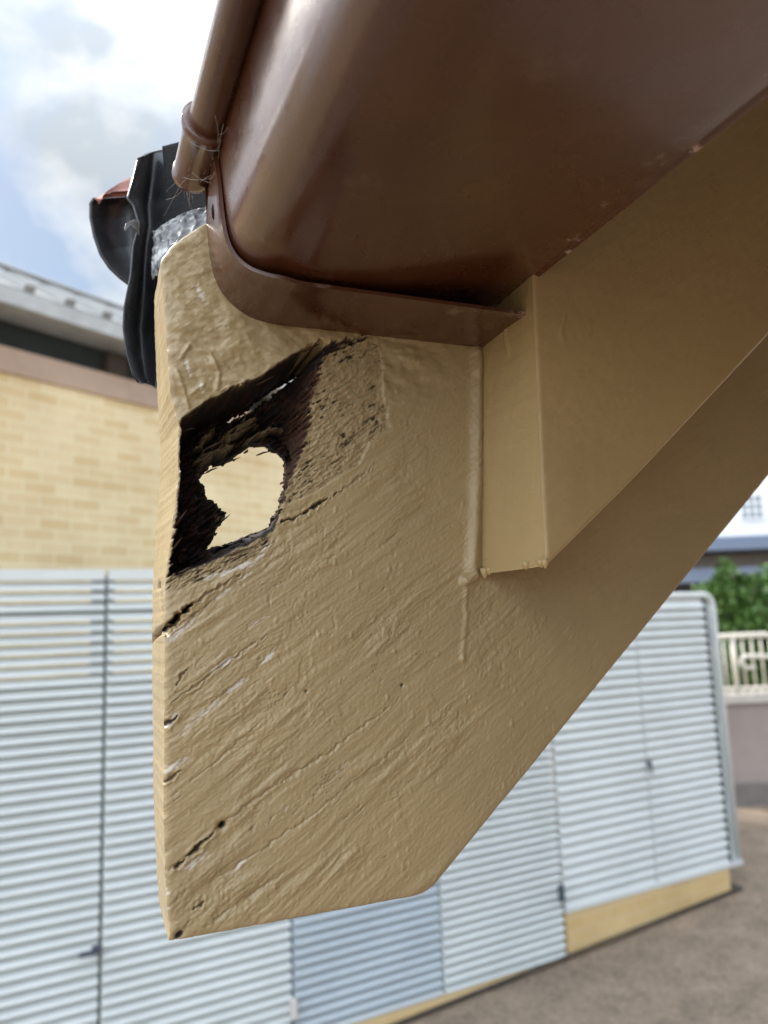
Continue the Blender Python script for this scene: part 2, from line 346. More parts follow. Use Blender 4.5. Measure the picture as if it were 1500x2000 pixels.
    dep = np.where(ss0 > -2.0, np.maximum(dep, T*sst(-2.2, -.4, ss0)), dep)
    dep = np.where(st > -1.2, np.maximum(dep, T*sst(-1.6, -.2, st)), dep)
    ins = sst(-.4, .5, sf)
    keep = sst(.6, 2.2, Xg-e+.4*fbm(Vg/4, Vg*0, 3, 261)); dep = dep*keep
    H = H*(1-ins)-np.clip(dep, 0, T-.4)
    rim = np.exp(-((sf+.9)/.9)**2); H += .45*rim*(fbm(a/6, b/2, 3, 211)+.3)
    ROT = np.maximum(ROT, keep*sst(-.9, .4, sf+.55*fbm(a/5, b/1.2, 3, 213)))
    # chunks of paler wood left inside
    ck = np.zeros_like(H)
    for P, wd in (([(440, 862), (468, 845), (478, 838)], 3.0), ([(388, 905), (415, 888), (440, 882)], 2.6), ([(384, 880), (402, 858), (412, 848)], 1.8), ([(475, 880), (505, 868), (530, 858)], 1.5), ([(432, 1015), (424, 1035)], 1.6), ([(600, 790), (606, 760), (628, 740)], 2.)):
        d, _ = segdist(Xg, Vg, bp(P, .035)); ck = np.maximum(ck, sst(1.15, .7, d/wd+.9*fbm(a/4, b/1.5, 3, 221)))
    H += np.where((sf > 1) & (st < -1.5), ck*14, 0)
    ROT = np.where((sf > 1) & (st < -1.5), ROT*(1-.42*ck), ROT); BARE = np.maximum(BARE, ck*(sf > 1))
    bz = sdpoly(Xg+jag*2, Vg+jag*2, bp([(604, 735), (628, 700), (655, 690), (660, 740), (630, 800), (618, 850), (600, 900), (575, 945), (560, 985), (538, 1010), (545, 960), (556, 905), (575, 860)]))
    BRN = sst(-1.5, 2.5, bz+2.2*fbm(a/5, b/2, 3, 281)); BRN = np.maximum(BRN, .7*sst(.15, .5, fbm(a/12, b/3, 3, 283))*(sf > 0))
    crumb = 1.8*fbm(Xg/2.2, Vg/2.2, 3, 285, .6)+1.6*fbm(a/7, b/1.6, 3, 287); H += np.where((sf > .3) & (st < -1.5), crumb*BRN, 0)
    # splinters on the lower lip
    sl_ = bp([(330, 1140), (400, 1118), (470, 1085), (520, 1060)]); d, _ = segdist(Xg, Vg, sl_)
    band = sst(5.5, 1.5, d)*(sf < 1.0); H -= band*.9*np.abs(fbm(a/7, b/1.2, 3, 231))*1.6; BARE = np.maximum(BARE, band*.9); ROT = np.maximum(ROT, band*sst(.22, .38, fbm(a/6, b/1.1, 3, 233)))
    # caulking bead, blob and paint run at the corner
    d, run = segdist(Xg, Vg, bp([(934, 690), (932, 900), (928, 1020), (922, 1110)])); H += 3.0*np.exp(-(d/(3.6+.4*pnoise(Vg/12, Vg*0, 5)))**2)
    d, _ = segdist(Xg, Vg, bp([(908, 1133), (925, 1126)])); H += 3.2*np.exp(-(d/2.8)**4)
    d, run = segdist(Xg+.5*pnoise(Vg/8, Vg*0+2, 9), Vg, bp([(909, 1140), (911, 1200), (905, 1255), (904, 1288)])); H += .9*np.exp(-(d/1.5)**2)*(.7+.5*sst(.8, 1, run))
    # split in the old paint on the left arris above the lower lip
    # edges rolled over
    eL = Xg-e; H -= 1.3*np.exp(-np.maximum(eL, 0)/.9)*(1+.5*pnoise(Vg/3, Vg*0+.5, 15)); eB = (Vg-lo[:, None])*cos(radians(20)); H -= .9*np.exp(-eB/1.0)
    eT = hi[:, None]-Vg; H -= 1.5*np.exp(-eT/1.6)
    H = np.maximum(H, -T+.2)
    C_wall = 0
    yf = -H
    e0 = bp([(500, 950)])[0][0]; wsh = sst(e0-10, e0+14, Xg)*sst(200, 60, Xg)
    slx = (Xg/1000-CAM[0])/.36; slv = (Vg/1000+Z0-CAM[2])/.36
    back_fall = np.exp(-np.maximum(-st, 0)/14)
    Xb_, Vb_ = Xg+slx*T*wsh*back_fall, Vg+slv*T*wsh*back_fall
    cav = np.clip(dep, 0, T)*(sf > -.5)*wsh*np.clip(1.2-np.maximum(-st, 0)/16, 0, 1)
    Xf_, Vf_ = Xg+slx*cav, Vg+slv*cav
    nx = len(xs)
    V = np.stack([Xf_, yf, Vf_], -1).reshape(-1, 3)/1000
    V[:, 2] += Z0
    idx = np.arange(nx*nr).reshape(nx, nr)
    Q = np.stack([idx[:-1, :-1], idx[1:, :-1], idx[1:, 1:], idx[:-1, 1:]], -1).reshape(-1, 4)
    ss = sdpoly(Xg+jag*.35, Vg-jag*.35, slit)-.55-1.9*np.maximum(0, fbm(a/3.5, b/3.5, 3, 251, .6))
    hole = ((st > 0) | (ss > 0))
    hq = hole.reshape(-1)[Q].all(1)
    # back sheet: same grid, other side
    bxg = Xb_+(bx(Vg)-fx(Vg))*np.clip(1-(Xg-e)/12., 0, 1)
    Vb = np.stack([bxg, np.full_like(Xg, T)+.0, Vb_], -1).reshape(-1, 3)/1000; Vb[:, 2] += Z0
    C1 = np.stack([ROT, WH*(1-ROT), BARE, BRN], -1).reshape(-1, 4)
    C1[:, 1] = np.maximum(C1[:, 1], 0)
    C2 = C1.copy(); C2[:, 0] *= .0; C2[:, 1] = 0; C2[:, 2] = .5
    Qf = Q[~hq]; Qb = (Q+len(V))[~hq][:, ::-1]
    verts = [V, Vb]; cols = [C1, C2]; quads = [Qf, Qb]; base = 2*len(V)
    # left end grain face: rows of points from the front arris to the back arris
    ns = 16; vcol = Vg[0]; P0 = V.reshape(nx, nr, 3)[0]; P1 = Vb.reshape(nx, nr, 3)[0]
    s = np.linspace(0, 1, ns)[:, None, None]
    S = P0[None]*(1-s)+P1[None]*s
    sv = np.broadcast_to(s[..., 0]*T, (ns, nr)); vv = np.broadcast_to(vcol, (ns, nr))
    hd = .35*fbm(sv/10, vv/22, 3, 301)+.18*fbm(sv/2.5, vv/4, 3, 303)
    v1 = bp([(310, 1150)])[0][1]; d, _ = segdist(sv, vv, [(0, v1-22), (10, v1-8), (22, v1+4), (26, v1+2)]); g = np.exp(-(d/1.4)**2)
    d2, _ = segdist(sv, vv, [(-2, bp([(328, 1222)])[0][1]), (52, bp([(300, 1250)])[0][1])]); g2 = np.exp(-(d2/1.3)**2)
    fr_in = sst(8, 0, sv)*(sst(v1-4, v1+4, vv)*sst(bp([(349, 930)])[0][1]+2, bp([(349, 930)])[0][1]-10, vv))
    wmask = np.clip(np.minimum(s[..., 0], 1-s[..., 0])*8, 0, 1)
    S[..., 0] -= (-hd*.6*wmask+2.5*g+5*g2)*-1e-3*1.0
    rr = np.maximum(np.maximum(g, g2), fr_in*.0)
    CS = np.zeros((ns, nr, 4)); CS[..., 0] = sst(.35, .7, rr); CS[..., 3] = 1
    CS[0, :, 0] = np.maximum(CS[0, :, 0], 0)
    wv = sst(.35, .7, fbm(sv/1.5, vv/3, 3, 305)); CS[..., 1] = .5*wv*sst(6, 0, sv)
    ids = base+np.arange(ns*nr).reshape(ns, nr)
    quads.append(np.stack([ids[:-1, :-1], ids[:-1, 1:], ids[1:, 1:], ids[1:, :-1]], -1).reshape(-1, 4)); verts.append(S.reshape(-1, 3)); cols.append(CS.reshape(-1, 4)); base += ns*nr
    # bottom and top faces
    for row, flip in ((0, 1), (nr-1, 0)):
        fi = idx[:, row]; bi = fi+len(V)
        q = np.stack([fi[:-1], fi[1:], bi[1:], bi[:-1]], -1)
        quads.append(q[:, ::-1] if flip else q)
    # splinters of wood left standing round the hole
    ms = simple('weathered_splinter_wood', (.06, .034, .02), .9, .5, 300., .5, .0005)
    for k, (x, y, ln, dr, Y) in enumerate([(352, 822, 34, -.50, .004), (372, 800, 40, -.55, .003), (352, 845, 30, -.3, .012), (560, 692, 46, -.45, .001), (590, 688, 40, -.5, .004), (620, 690, 34, -.52, .006), (500, 752, 36, -.5, .006),
        (405, 1102, 52, -.38, .002), (440, 1088, 60, -.35, .001), (372, 1122, 40, -.42, .001), (480, 1070, 44, -.42, .002), (346, 1120, 26, -.5, .006), (430, 1100, 42, -.4, -.001), (336, 1075, 20, -1.3, .002), (341, 1030, 24, -1.4, .004),
        (575, 900, 26, -1.0, .004), (566, 940, 22, -1.1, .004), (600, 800, 30, -.9, .004), (612, 770, 26, -.8, .003), (440, 905, 30, -.4, .03), (400, 925, 26, -.45, .035), (500, 890, 28, -.3, .03), (432, 1020, 18, -.9, .04), (395, 880, 40, -.5, .022), (455, 850, 44, -.5, .020)]):
        p = onY(x, y, Y); q = onY(x+ln, y+ln*dr, Y+.003*sin(k*2.1)); m_ = (p+q)/2+np.array((0, -.0006, .0004*sin(k)))
        w_ = .00028+.0003*abs(sin(k*1.3)); mb = MB(); mb.tube([p, p*.6+m_*.4, m_, m_*.4+q*.6, q], [.0002, w_*.9, w_, w_*.6, .0001], 6); mb.build('splinter', ms, root)
    o = np_mesh('board_face', np.concatenate(verts), np.concatenate(quads), M_BOARD, root, True, np.concatenate(cols))
    return root
build_barge()

# ------------------------------------------------------------------ inner rafter trim standing in front of the barge board
def build_trim():
    root = empty('rafter_board', (.1735, -.025, Z0+.158), 'smooth cream brown board with a square cut end, fixed in front of the barge board', 'trim board')
    t1 = .0008; t2 = .0550; X0 = .1735
    xs = np.concatenate([np.arange(0, 60, .9), np.arange(60, 260, 2.2), np.geomspace(262, 2000, 40)]); nr = 200; ts = np.linspace(0, 1, nr)
    lo = 158.2+xs*.838; hi = 324+(xs+173.5)*SL-2
    Xg, Tg = np.meshgrid(xs, ts, indexing='ij'); Vg = lo[:, None]+(hi-lo)[:, None]*Tg
    H = .16*fbm(Xg/11, Vg/7, 4, 401)+.10*fbm((Xg*.76+Vg*.65)/30, (Vg*.76-Xg*.65)/1.8, 3, 403)
    for P, h in (([(1105, 618), (1098, 640), (1095, 655), (1103, 662)], .7), ([(1330, 590), (1280, 625), (1225, 665)], .35), ([(1385, 505), (1310, 570), (1260, 600)], .4), ([(1365, 665), (1358, 690)], .35)):
        d, _ = segdist(Xg+X0*1000, Vg, bp(P, -t2)); H += h*np.exp(-(d/.55)**2)
    for k in range(46):
        cx, cy = rng.uniform(2, 220), rng.uniform(160, 420); H += .35*np.exp(-((Xg-cx)**2+(Vg-cy)**2)/rng.uniform(.3, .9))
    arr = np.exp(-Xg/.7); H -= .8*arr; H -= .9*np.exp(-(Vg-lo[:, None])/.8)
    jx = .22*fbm(Vg/6, Vg*0, 4, 411)*np.exp(-Xg/2)-3.5*np.clip((292-Vg)/134, -.5, 1.2)*np.clip(1-Xg/60, 0, 1)
    V = np.stack([Xg/1000+X0+jx/1000, -t2-H/1000, Vg/1000+Z0], -1)
    n = len(xs); idx = np.arange(n*nr).reshape(n, nr)
    Vb = V.copy(); Vb[..., 1] = -t1; Vb[..., 0] -= 5.5e-3*np.clip((292-Vg)/134, -.5, 1.2)*np.clip(1-Xg/60, 0, 1)
    Q = np.stack([idx[:-1, :-1], idx[1:, :-1], idx[1:, 1:], idx[:-1, 1:]], -1).reshape(-1, 4)
    quads = [Q]; verts = [V.reshape(-1, 3), Vb.reshape(-1, 3)]; m = n*nr
    a = idx[:, 0]; quads.append(np.stack([a[1:], a[:-1], a[:-1]+m, a[1:]+m], -1)); a = idx[:, -1]; quads.append(np.stack([a[:-1], a[1:], a[1:]+m, a[:-1]+m], -1))
    # end face
    ns = 56; s = np.linspace(0, 1, ns)[:, None]; vv = Vg[0][None]; P0 = V[0][None]; P1 = Vb[0][None]; S = P0*(1-s[..., None])+P1*s[..., None]
    sv = s*50+vv*0; vv2 = vv+s*0
    hd = .22*fbm(sv/9, vv2/16, 4, 421)+.10*fbm(sv/1.6, vv2/30, 3, 423)+.2*fbm(sv/4, vv2/4, 2, 424)*sst(260, 300, vv2)
    hd += .9*np.exp(-(segdist(sv, vv2, [(25, 300), (26, 285), (24, 276)])[0]/1.1)**2)
    hd -= .9*np.exp(-sv/.7)+.6*np.exp(-(50-sv)/.8)
    S = S.copy(); S[..., 0] -= hd*np.clip(np.minimum(s, 1-s)*30, 0, 1)/1000
    ids = 2*m+np.arange(ns*nr).reshape(ns, nr); quads.append(np.stack([ids[:-1, :-1], ids[:-1, 1:], ids[1:, 1:], ids[1:, :-1]], -1).reshape(-1, 4)); verts.append(S.reshape(-1, 3))
    np_mesh('board_face', np.concatenate(verts), np.concatenate(quads), M_TRIM, root, True)
    # hardened drips of paint hanging on the lower end
    for yy, rad, ln in ((-.0025, .0026, .0030), (-.0065, .0016, .0012), (-.036, .0020, .0009), (-.047, .0024, .0010), (-.0495, .0018, .0016)):
        mb = MB(); c = np.array([X0-.0088+.0055*min(1, -yy/.055), yy*1.1, Z0+.1585]); n_ = 7
        mb.tube([c+(0, 0, .003-k/(n_-1)*(.003+ln)) for k in range(n_)], [rad*sin(pi*min(.97, .35+.62*k/(n_-1)))+.0001 for k in range(n_)], 10)
        mb.build('paint_drip', M_TRIM, root, True)
build_trim()

# ------------------------------------------------------------------ gutter
GD = -ray(120, 1280); GD = GD/(-GD[1])            # run of the gutter per metre towards the camera
def gp(x, v, n): return np.array([x/1000, 0, Z0+v/1000])+GD*n
mg, tg, bg_ = nmat('brown_gloss_paint_on_metal_gutter', (.085, .040, .023), .27, .5)
def brown(m, t, b, scr):
    b.inputs['Coat Weight'].default_value = .65; b.inputs['Coat Roughness'].default_value = .16; b.inputs['IOR'].default_value = 1.5
    v = coord(t); L = t.links
    big = noise(t, v, 11., 4., .6)
    c = ramp(t, [(.3, (.052, .0165, .007)), (.7, (.085, .027, .011))], big).outputs[0]
    # chalky rubbed marks
    w = noise(t, coord(t, (1, 1, 1)), 55., 8., .72); c = mixc(t, ramp(t, [(.60, 0.), (.72, scr)], w).outputs[0], c, (.30, .22, .19))
    sp = t.nodes.new('ShaderNodeSeparateXYZ'); L.new(v, sp.inputs[0]); ma = N(t, 'ShaderNodeMath', _operation='MULTIPLY_ADD'); ma.inputs[1].default_value = .0334; L.new(sp.outputs[1], ma.inputs[0]); L.new(sp.outputs[0], ma.inputs[2])
    em = N(t, 'ShaderNodeMapRange', From__Min=.158, From__Max=.174); L.new(ma.outputs[0], em.inputs[0])
    chip = ramp(t, [(.57, 0.), (.61, 1.)], noise(t, v, 48., 7., .75)).outputs[0]; cm = N(t, 'ShaderNodeMath', _operation='MULTIPLY'); L.new(em.outputs[0], cm.inputs[0]); L.new(chip, cm.inputs[1])
    c = mixc(t, cm.outputs[0], c, (.33, .24, .20))
    L.new(c, b.inputs['Base Color'])
    L.new(ramp(t, [(.3, .17), (.7, .42)], noise(t, v, 30., 5., .6)).outputs[0], b.inputs['Roughness'])
    st_ = noise(t, coord(t, (900, 70, 900)), 1., 4., .6)
    p = bump(t, b, st_, .32, .0004); p = bump(t, b, noise(t, v, 45., 3., .5), .25, .0015, p); bump(t, b, noise(t, v, 600., 3., .6), .08, .0003, p)
brown(mg, tg, bg_, .12)
mg2, tg2, bg2 = nmat('brown_gloss_paint_scuffed', (.085, .040, .023), .27, .5); brown(mg2, tg2, bg2, .5)
def smooth_profile(P, k=6):
    P = [np.array(p, float) for p in P]; out = []
    for i in range(len(P)-1):
        p0 = P[max(i-1, 0)]; p1 = P[i]; p2 = P[i+1]; p3 = P[min(i+2, len(P)-1)]
        for j in range(k):
            t = j/k; out.append(.5*((2*p1)+(-p0+p2)*t+(2*p0-5*p1+4*p2-p3)*t*t+(-p0+3*p1-3*p2+p3)*t**3))
    out.append(P[-1]); return out
def sweep(profile, ns, parent, name, mat, th=1.6, gpf=None, wob=0.):
    """open profile (mm) swept along the gutter with a real wall thickness"""
    P = np.array(profile); nP = len(P); T_ = np.gradient(P, axis=0); T_ /= np.linalg.norm(T_, axis=1)[:, None]; Nn = np.stack([-T_[:, 1], T_[:, 0]], 1)
    V = []
    for k, n in enumerate(ns):
        for side in (0, 1):
            for i in range(nP):
                q = P[i]+Nn[i]*th*side; w = wob*pnoise(np.array([n*7.+i*.02]), np.array([i*.11]), 77)[0] if wob else 0
                V.append((gpf or gp)(q[0], q[1]+w, n))
    Fc = []; m = 2*nP
    for k in range(len(ns)-1):
        for i in range(nP-1):
            a = k*m+i; Fc.append((a, a+1, a+m+1, a+m)); a += nP; Fc.append((a+1, a, a+m, a+m+1))
        for i in (0, nP-1):
            a = k*m+i; q = (a, a+m, a+m+nP, a+nP); Fc.append(q if i == 0 else q[::-1])
    for k in (0, len(ns)-1):
        for i in range(nP-1):
            a = k*m+i; q = (a, a+nP, a+nP+1, a+1); Fc.append(q if k == 0 else q[::-1])
    o = mesh(name, V, Fc, mat, parent, True)
    bm = bmesh.new(); bm.from_mesh(o.data); bmesh.ops.recalc_face_normals(bm, faces=bm.faces)
    for e in bm.edges:
        if len(e.link_faces) == 2 and e.calc_face_angle(0) > radians(50): e.smooth = False
    bm.to_mesh(o.data); bm.free(); return o
def build_gutter():
    root = empty('roof_gutter', tuple(gp(90, 300, .0)), 'glossy brown painted metal gutter running overhead with a rolled front edge', 'gutter')
    prof = smooth_profile([(16.5, 372), (18.0, 350), (20.0, 326), (23.5, 311), (31, 301.5), (43, 296), (60, 293.6), (90, 295.2), (130, 300.5), (172.6, 307.0), (173.4, 311), (173.4, 340)], 8)
    sweep(prof, list(np.linspace(.002, 1.0, 60))+[1.6, 2.6], root, 'gutter_trough', mg, 1.5, wob=.35)
    # rolled front bead and its sleeve
    mb = MB(); mb.tube([gp(10.5, 367, n) for n in np.linspace(.006, 1.0, 30)]+[gp(10.5, 367, 2.6)], .0084, 28); mb.build('rolled_edge', mg, root, True)
    mb = MB()
    cs = [(-.004, .0088), (-.0035, .0100), (.000, .0100), (.001, .0094), (.030, .0096), (.036, .0104), (.0375, .0112), (.040, .0112), (.0402, .0088)]
    mb.tube([gp(10.0, 366.6, n) for n, _ in cs], [r for _, r in cs], 32); mb.build('edge_sleeve', mg2, root, True)
    # overlapping stop end
    se = empty('gutter_stop_end', tuple(gp(90, 289, .0)), 'scuffed brown stop end cap wrapped round the gutter against the barge board', 'gutter end')
    sp = smooth_profile([(15.3, 376), (15.8, 360), (17.6, 330), (20.5, 311.5), (27, 300.0), (36.6, 292.6), (47, 289.8), (58, 289), (109, 289), (174, 289)], 7)
    P = np.array(sp); nP = len(P); V = []; Fc = []
    T_ = np.gradient(P, axis=0); T_ /= np.linalg.norm(T_, axis=1)[:, None]; Nn = np.stack([-T_[:, 1], T_[:, 0]], 1)
    tip = sst(376, 335, P[:, 1])
    ncol = 14
    for side in (0, 1):
        for i in range(nP):
            w = .020+.0265*0
            wid = (.034+.013*sst(18, 45, P[i, 0])) * (tip[i] if i < nP*.4 else 1)
            wid = max(wid, .0012)
            start = .0002 + (1-tip[i])*.028*(1 if P[i, 1] > 335 else 0)
            for c in range(ncol):
                n = start+(wid)*c/(ncol-1); lip = .0 if c < ncol-2 else .35*(c-ncol+3)
                q = P[i]+Nn[i]*(1.4*side-lip*(1 if side == 0 else .3)); V.append(gp(q[0], q[1], n))
    m = nP*ncol
    for i in range(nP-1):
        for c in range(ncol-1):
            a = i*ncol+c; Fc += [(a, a+1, a+ncol+1, a+ncol), (a+m, a+m+ncol, a+m+ncol+1, a+m+1)]
        for c in (0, ncol-1):
            a = i*ncol+c; Fc.append((a, a+ncol, a+ncol+m, a+m))
    for i in (0, nP-1):
        for c in range(ncol-1):
            a = i*ncol+c; Fc.append((a, a+1, a+1+m, a+m))
    # end plate lying against the board
    k = len(V)
    for n in (.0002, .0016):
        for i in range(nP): V.append(gp(P[i, 0]+.3, P[i, 1]+.3, n))
        V.append(gp(174, 384, n))
    Fc.append(tuple(k+i for i in range(nP+1))); Fc.append(tuple(k+nP+1+i for i in range(nP+1))[::-1])
    o = mesh('cap_shell', V, Fc, mg2, se, True)
    bm = bmesh.new(); bm.from_mesh(o.data); bmesh.ops.recalc_face_normals(bm, faces=bm.faces)
    for e in bm.edges:
        if len(e.link_faces) == 2 and e.calc_face_angle(0) > radians(35): e.smooth = False
    bm.to_mesh(o.data); bm.free()
    # fixing slot, its shade put in as a near-black solid on the cap
    md, _, _ = nmat('painted_hole_shade', (.006, .004, .004), .9, .1)
    mb = MB(); c = gp(17.5, 336, .0175); u_ = gp(17.2, 344, .0185)-gp(18.0, 328, .0165); L_ = np.linalg.norm(u_); u_ /= L_
    pts = [c+u_*t for t in np.linspace(-.0048, .0048, 9)]
    mb.tube(pts, [.0001, .0008, .0011, .0012, .0012, .0011, .0009, .0006, .0001], 8); mb.build('fixing_slot', md, se, True)
    # old sealant smeared in the back corner
    ms = simple('grey_old_sealant', (.045, .035, .032), .6, .3, 60., .5, .001)
    mb = MB(); mb.tube([gp(172.2, 291.5, n) for n in np.linspace(.001, .043, 14)], [.0012+.0005*sin(k*1.7) for k in range(14)], 8); mb.build('sealant', ms, se, True)
build_gutter()

# the house the gutter belongs to (fascia, roof and wall lie to the right of and above the camera)
def build_house():
    root = empty('gutter_house', (.7, -2., 0), 'brown eaves of the house above and to the right of the gutter', 'house')
    mb = MB(); mb.box((0, 0, 0), X_, Y_, Z_, .1765, .196, -4.2, -.054, Z0+.345, Z0+.47)
    for i, v in enumerate(mb.V): mb.V[i] = (v[0]+.0334*(-v[1]), v[1], v[2]+.02*(-v[1]))
    mb.build('fascia', mg, root)
    mt_ = simple('brown_concrete_tile', (.16, .075, .05), .85, .2, 20., .5, .004)
    mb = MB(); ax = np.array((cos(atan2(SL, 1)), 0, sin(atan2(SL, 1)))); az = np.array((-ax[2], 0, ax[0]))
    o0 = np.array((0, 0, Z0+.3315))
    for k in range(15):
        mb.box(o0+ax*(.055+k*.2), ax, Y_, az, 0, .235, -4.2, .16, .004+.002*(k % 2), .016+.002*(k % 2))
    mb.build('roof', mt_, root)
    mw = simple('dark_brown_brick_wall', (.15, .095, .065), .85, .1, 5., .4, .003)
    mb = MB(); mb.box((0, 0, 0), X_, Y_, Z_, .72, .95, -4.2, -.10, -.6, 2.6); mb.build('wall', mw, root)
build_house()

# ------------------------------------------------------------------ black verge pieces behind the board end
def sheet(name, rows, mat, parent, th=.0012, crumple=0., nu=26, nv=40, seed=1):
    """rows: list of polylines of 3-D points, lofted smoothly into a thin solid sheet"""
    R = []
    for r in rows:
        r = np.array(r, float); d = np.r_[0, np.cumsum(np.linalg.norm(np.diff(r, axis=0), axis=1))]; d /= d[-1]
        R.append(np.stack([np.interp(np.linspace(0, 1, nv), d, r[:, k]) for k in range(3)], 1))
    R = np.array(R); t = np.linspace(0, len(R)-1, nu); G = np.zeros((nu, nv, 3))
    for i, x in enumerate(t):
        k = min(int(x), len(R)-2); f = x-k; p0 = R[max(k-1, 0)]; p1 = R[k]; p2 = R[k+1]; p3 = R[min(k+2, len(R)-1)]
        G[i] = .5*((2*p1)+(-p0+p2)*f+(2*p0-5*p1+4*p2-p3)*f*f+(-p0+3*p1-3*p2+p3)*f**3) if len(R) > 2 else p1*(1-f)+p2*f
    du = np.gradient(G, axis=0); dv = np.gradient(G, axis=1); n = np.cross(du, dv); n /= np.maximum(np.linalg.norm(n, axis=2), 1e-9)[..., None]
    if crumple:
        a, b = np.meshgrid(np.linspace(0, 1, nu), np.linspace(0, 1, nv), indexing='ij')
        G = G+n*(crumple*(np.abs(fbm(a*3.5, b*5, 2, seed))-.3))[..., None]
    V = np.concatenate([G.reshape(-1, 3), (G+n*th).reshape(-1, 3)]); idx = np.arange(nu*nv).reshape(nu, nv); m = nu*nv
    q = np.stack([idx[:-1, :-1], idx[1:, :-1], idx[1:, 1:], idx[:-1, 1:]], -1).reshape(-1, 4); Q = [q, q[:, ::-1]+m]
    for e in (idx[0], idx[-1], idx[:, 0], idx[:, -1]): Q.append(np.stack([e[:-1], e[1:], e[1:]+m, e[:-1]+m], -1))
    return np_mesh(name, V, np.concatenate(Q), mat, parent, True)
def pl(pts): return [onY(x, y, Y) for x, y, Y in pts]
def build_verge():
    mk, tk, bk = nmat('black_weathered_plastic', (.018, .019, .021), .32, .5)
    v = coord(tk); n = noise(tk, v, 38., 6., .65)
    tk.links.new(ramp(tk, [(.35, (.006, .007, .009)), (.6, (.016, .017, .02)), (.8, (.05, .05, .052))], n).outputs[0], bk.inputs['Base Color'])
    tk.links.new(ramp(tk, [(.3, .22), (.7, .55)], noise(tk, v, 70., 5., .6)).outputs[0], bk.inputs['Roughness']); bump(tk, bk, noise(tk, v, 120., 5., .6), .3, .001)
    root = empty('verge_trim', tuple(onY(290, 520, .085)), 'black folded plastic verge strip hanging behind the end of the barge board', 'verge trim')
    # folded channel: outer rim, fold, inner flange that passes behind the board
    rim = pl([(270, 308, .10), (262, 345, .098), (250, 388, .095), (262, 400, .094), (274, 440, .090), (262, 482, .088), (257, 540, .085), (245, 600, .082), (243, 640, .08), (250, 690, .08), (262, 733, .08), (272, 746, .081)])
    lip = pl([(284, 303, .104), (276, 345, .104), (268, 388, .104), (272, 405, .104), (280, 440, .104), (270, 482, .104), (266, 540, .104), (258, 600, .104), (254, 640, .104), (260, 690, .104), (270, 733, .1), (280, 748, .098)])
    mid = pl([(300, 296, .118), (296, 345, .118), (290, 388, .118), (288, 405, .118), (290, 440, .118), (284, 482, .118), (280, 540, .118), (276, 600, .118), (272, 640, .118), (276, 690, .115), (282, 733, .11), (289, 747, .105)])
    inn = pl([(330, 290, .110), (330, 345, .110), (328, 388, .110), (326, 405, .110), (324, 440, .110), (320, 482, .110), (316, 540, .110), (312, 600, .110), (310, 640, .110), (308, 690, .108), (306, 733, .105), (303, 758, .10)])
    sheet('folded_strip', [rim, lip, mid, inn], mk, root, nv=90, nu=30)
    # soffit side of the strip: closes the gap under the tiles, up behind the gutter
    A = pl([(318, 288, .108), (372, 274, .10), (430, 262, .095), (520, 250, .09)])
    B = pl([(324, 380, .106), (372, 372, .098), (430, 362, .09), (520, 352, .085)])
    Cc = pl([(318, 470, .104), (372, 452, .092), (430, 436, .08), (520, 420, .075)])
    D = pl([(310, 540, .102), (372, 520, .09), (430, 500, .078), (520, 480, .07)])
    mu = simple('dull_black_felt', (.008, .008, .009), .75, .3, 60., .5, .002, .2)
    sheet('under_flange', [A, B, Cc, D], mu, root, nu=30, nv=40, crumple=0., seed=5)
    # torn dark underlay foil, its shiny reflection put in as pale tones
    mf, tf, bf = nmat('underlay_painted_sheen', (.55, .56, .54), .3, .6)
    n = noise(tf, coord(tf), 42., 5., .6, .6); tf.links.new(ramp(tf, [(.44, (.02, .022, .026)), (.53, (.10, .105, .11)), (.62, (.42, .44, .44))], n).outputs[0], bf.inputs['Base Color'])
    bump(tf, bf, noise(tf, coord(tf), 120., 3., .5), .3, .002)
    fo = empty('torn_underlay', tuple(onY(360, 450, .07)), 'crumpled torn roofing underlay with a pale reflection painted on, showing between the black strip and the top of the board', 'roofing underlay')
    r1 = pl([(404, 404, .064), (380, 410, .068), (352, 420, .074), (322, 438, .081), (298, 452, .088)])
    r2 = pl([(404, 430, .060), (375, 440, .064), (348, 452, .069), (322, 468, .076), (298, 480, .086)])
    r3 = pl([(408, 474, .055), (380, 486, .058), (350, 500, .062), (324, 520, .070), (296, 545, .084)])
    sheet('foil', [r1, r2, r3], mf, fo, .0006, .0022, 40, 72, 11)
    # end tile with black filler cap, curved
    cap = empty('tile_end_cap', tuple(onY(220, 450, .17)), 'dark rounded end cap under a red brown roof tile at the eaves tip', 'roof tile cap')
    out = pl([(186, 389, .15), (179, 398, .15), (179, 425, .15), (186, 460, .15), (198, 495, .15), (216, 522, .15), (236, 541, .15), (256, 556, .15)])
    m1 = pl([(210, 387, .165), (208, 400, .168), (208, 425, .17), (212, 458, .17), (220, 488, .17), (232, 512, .168), (244, 530, .165), (258, 548, .16)])
    m2 = pl([(252, 384, .172), (252, 400, .175), (252, 425, .176), (254, 455, .176), (256, 480, .176), (260, 505, .174), (264, 525, .17), (268, 540, .165)])
    m3 = pl([(300, 380, .165), (300, 400, .165), (300, 425, .165), (300, 455, .165), (300, 480, .165), (300, 505, .165), (300, 525, .165), (300, 540, .16)])
    sheet('filler_cap', [out, m1, m2, m3], mk, cap, .0018, 0, 30, 60)
    mr = simple('red_brown_tile', (.22, .085, .065), .75, .3, 160., .6, .001)
    a = pl([(186, 388, .148), (215, 374, .165), (256, 356, .19), (310, 335, .2)]); b = pl([(186, 389, .149), (215, 386, .16), (256, 383, .166), (310, 378, .166)])
    sheet('tile', [a, b], mr, cap, .004, 0, 6, 30)
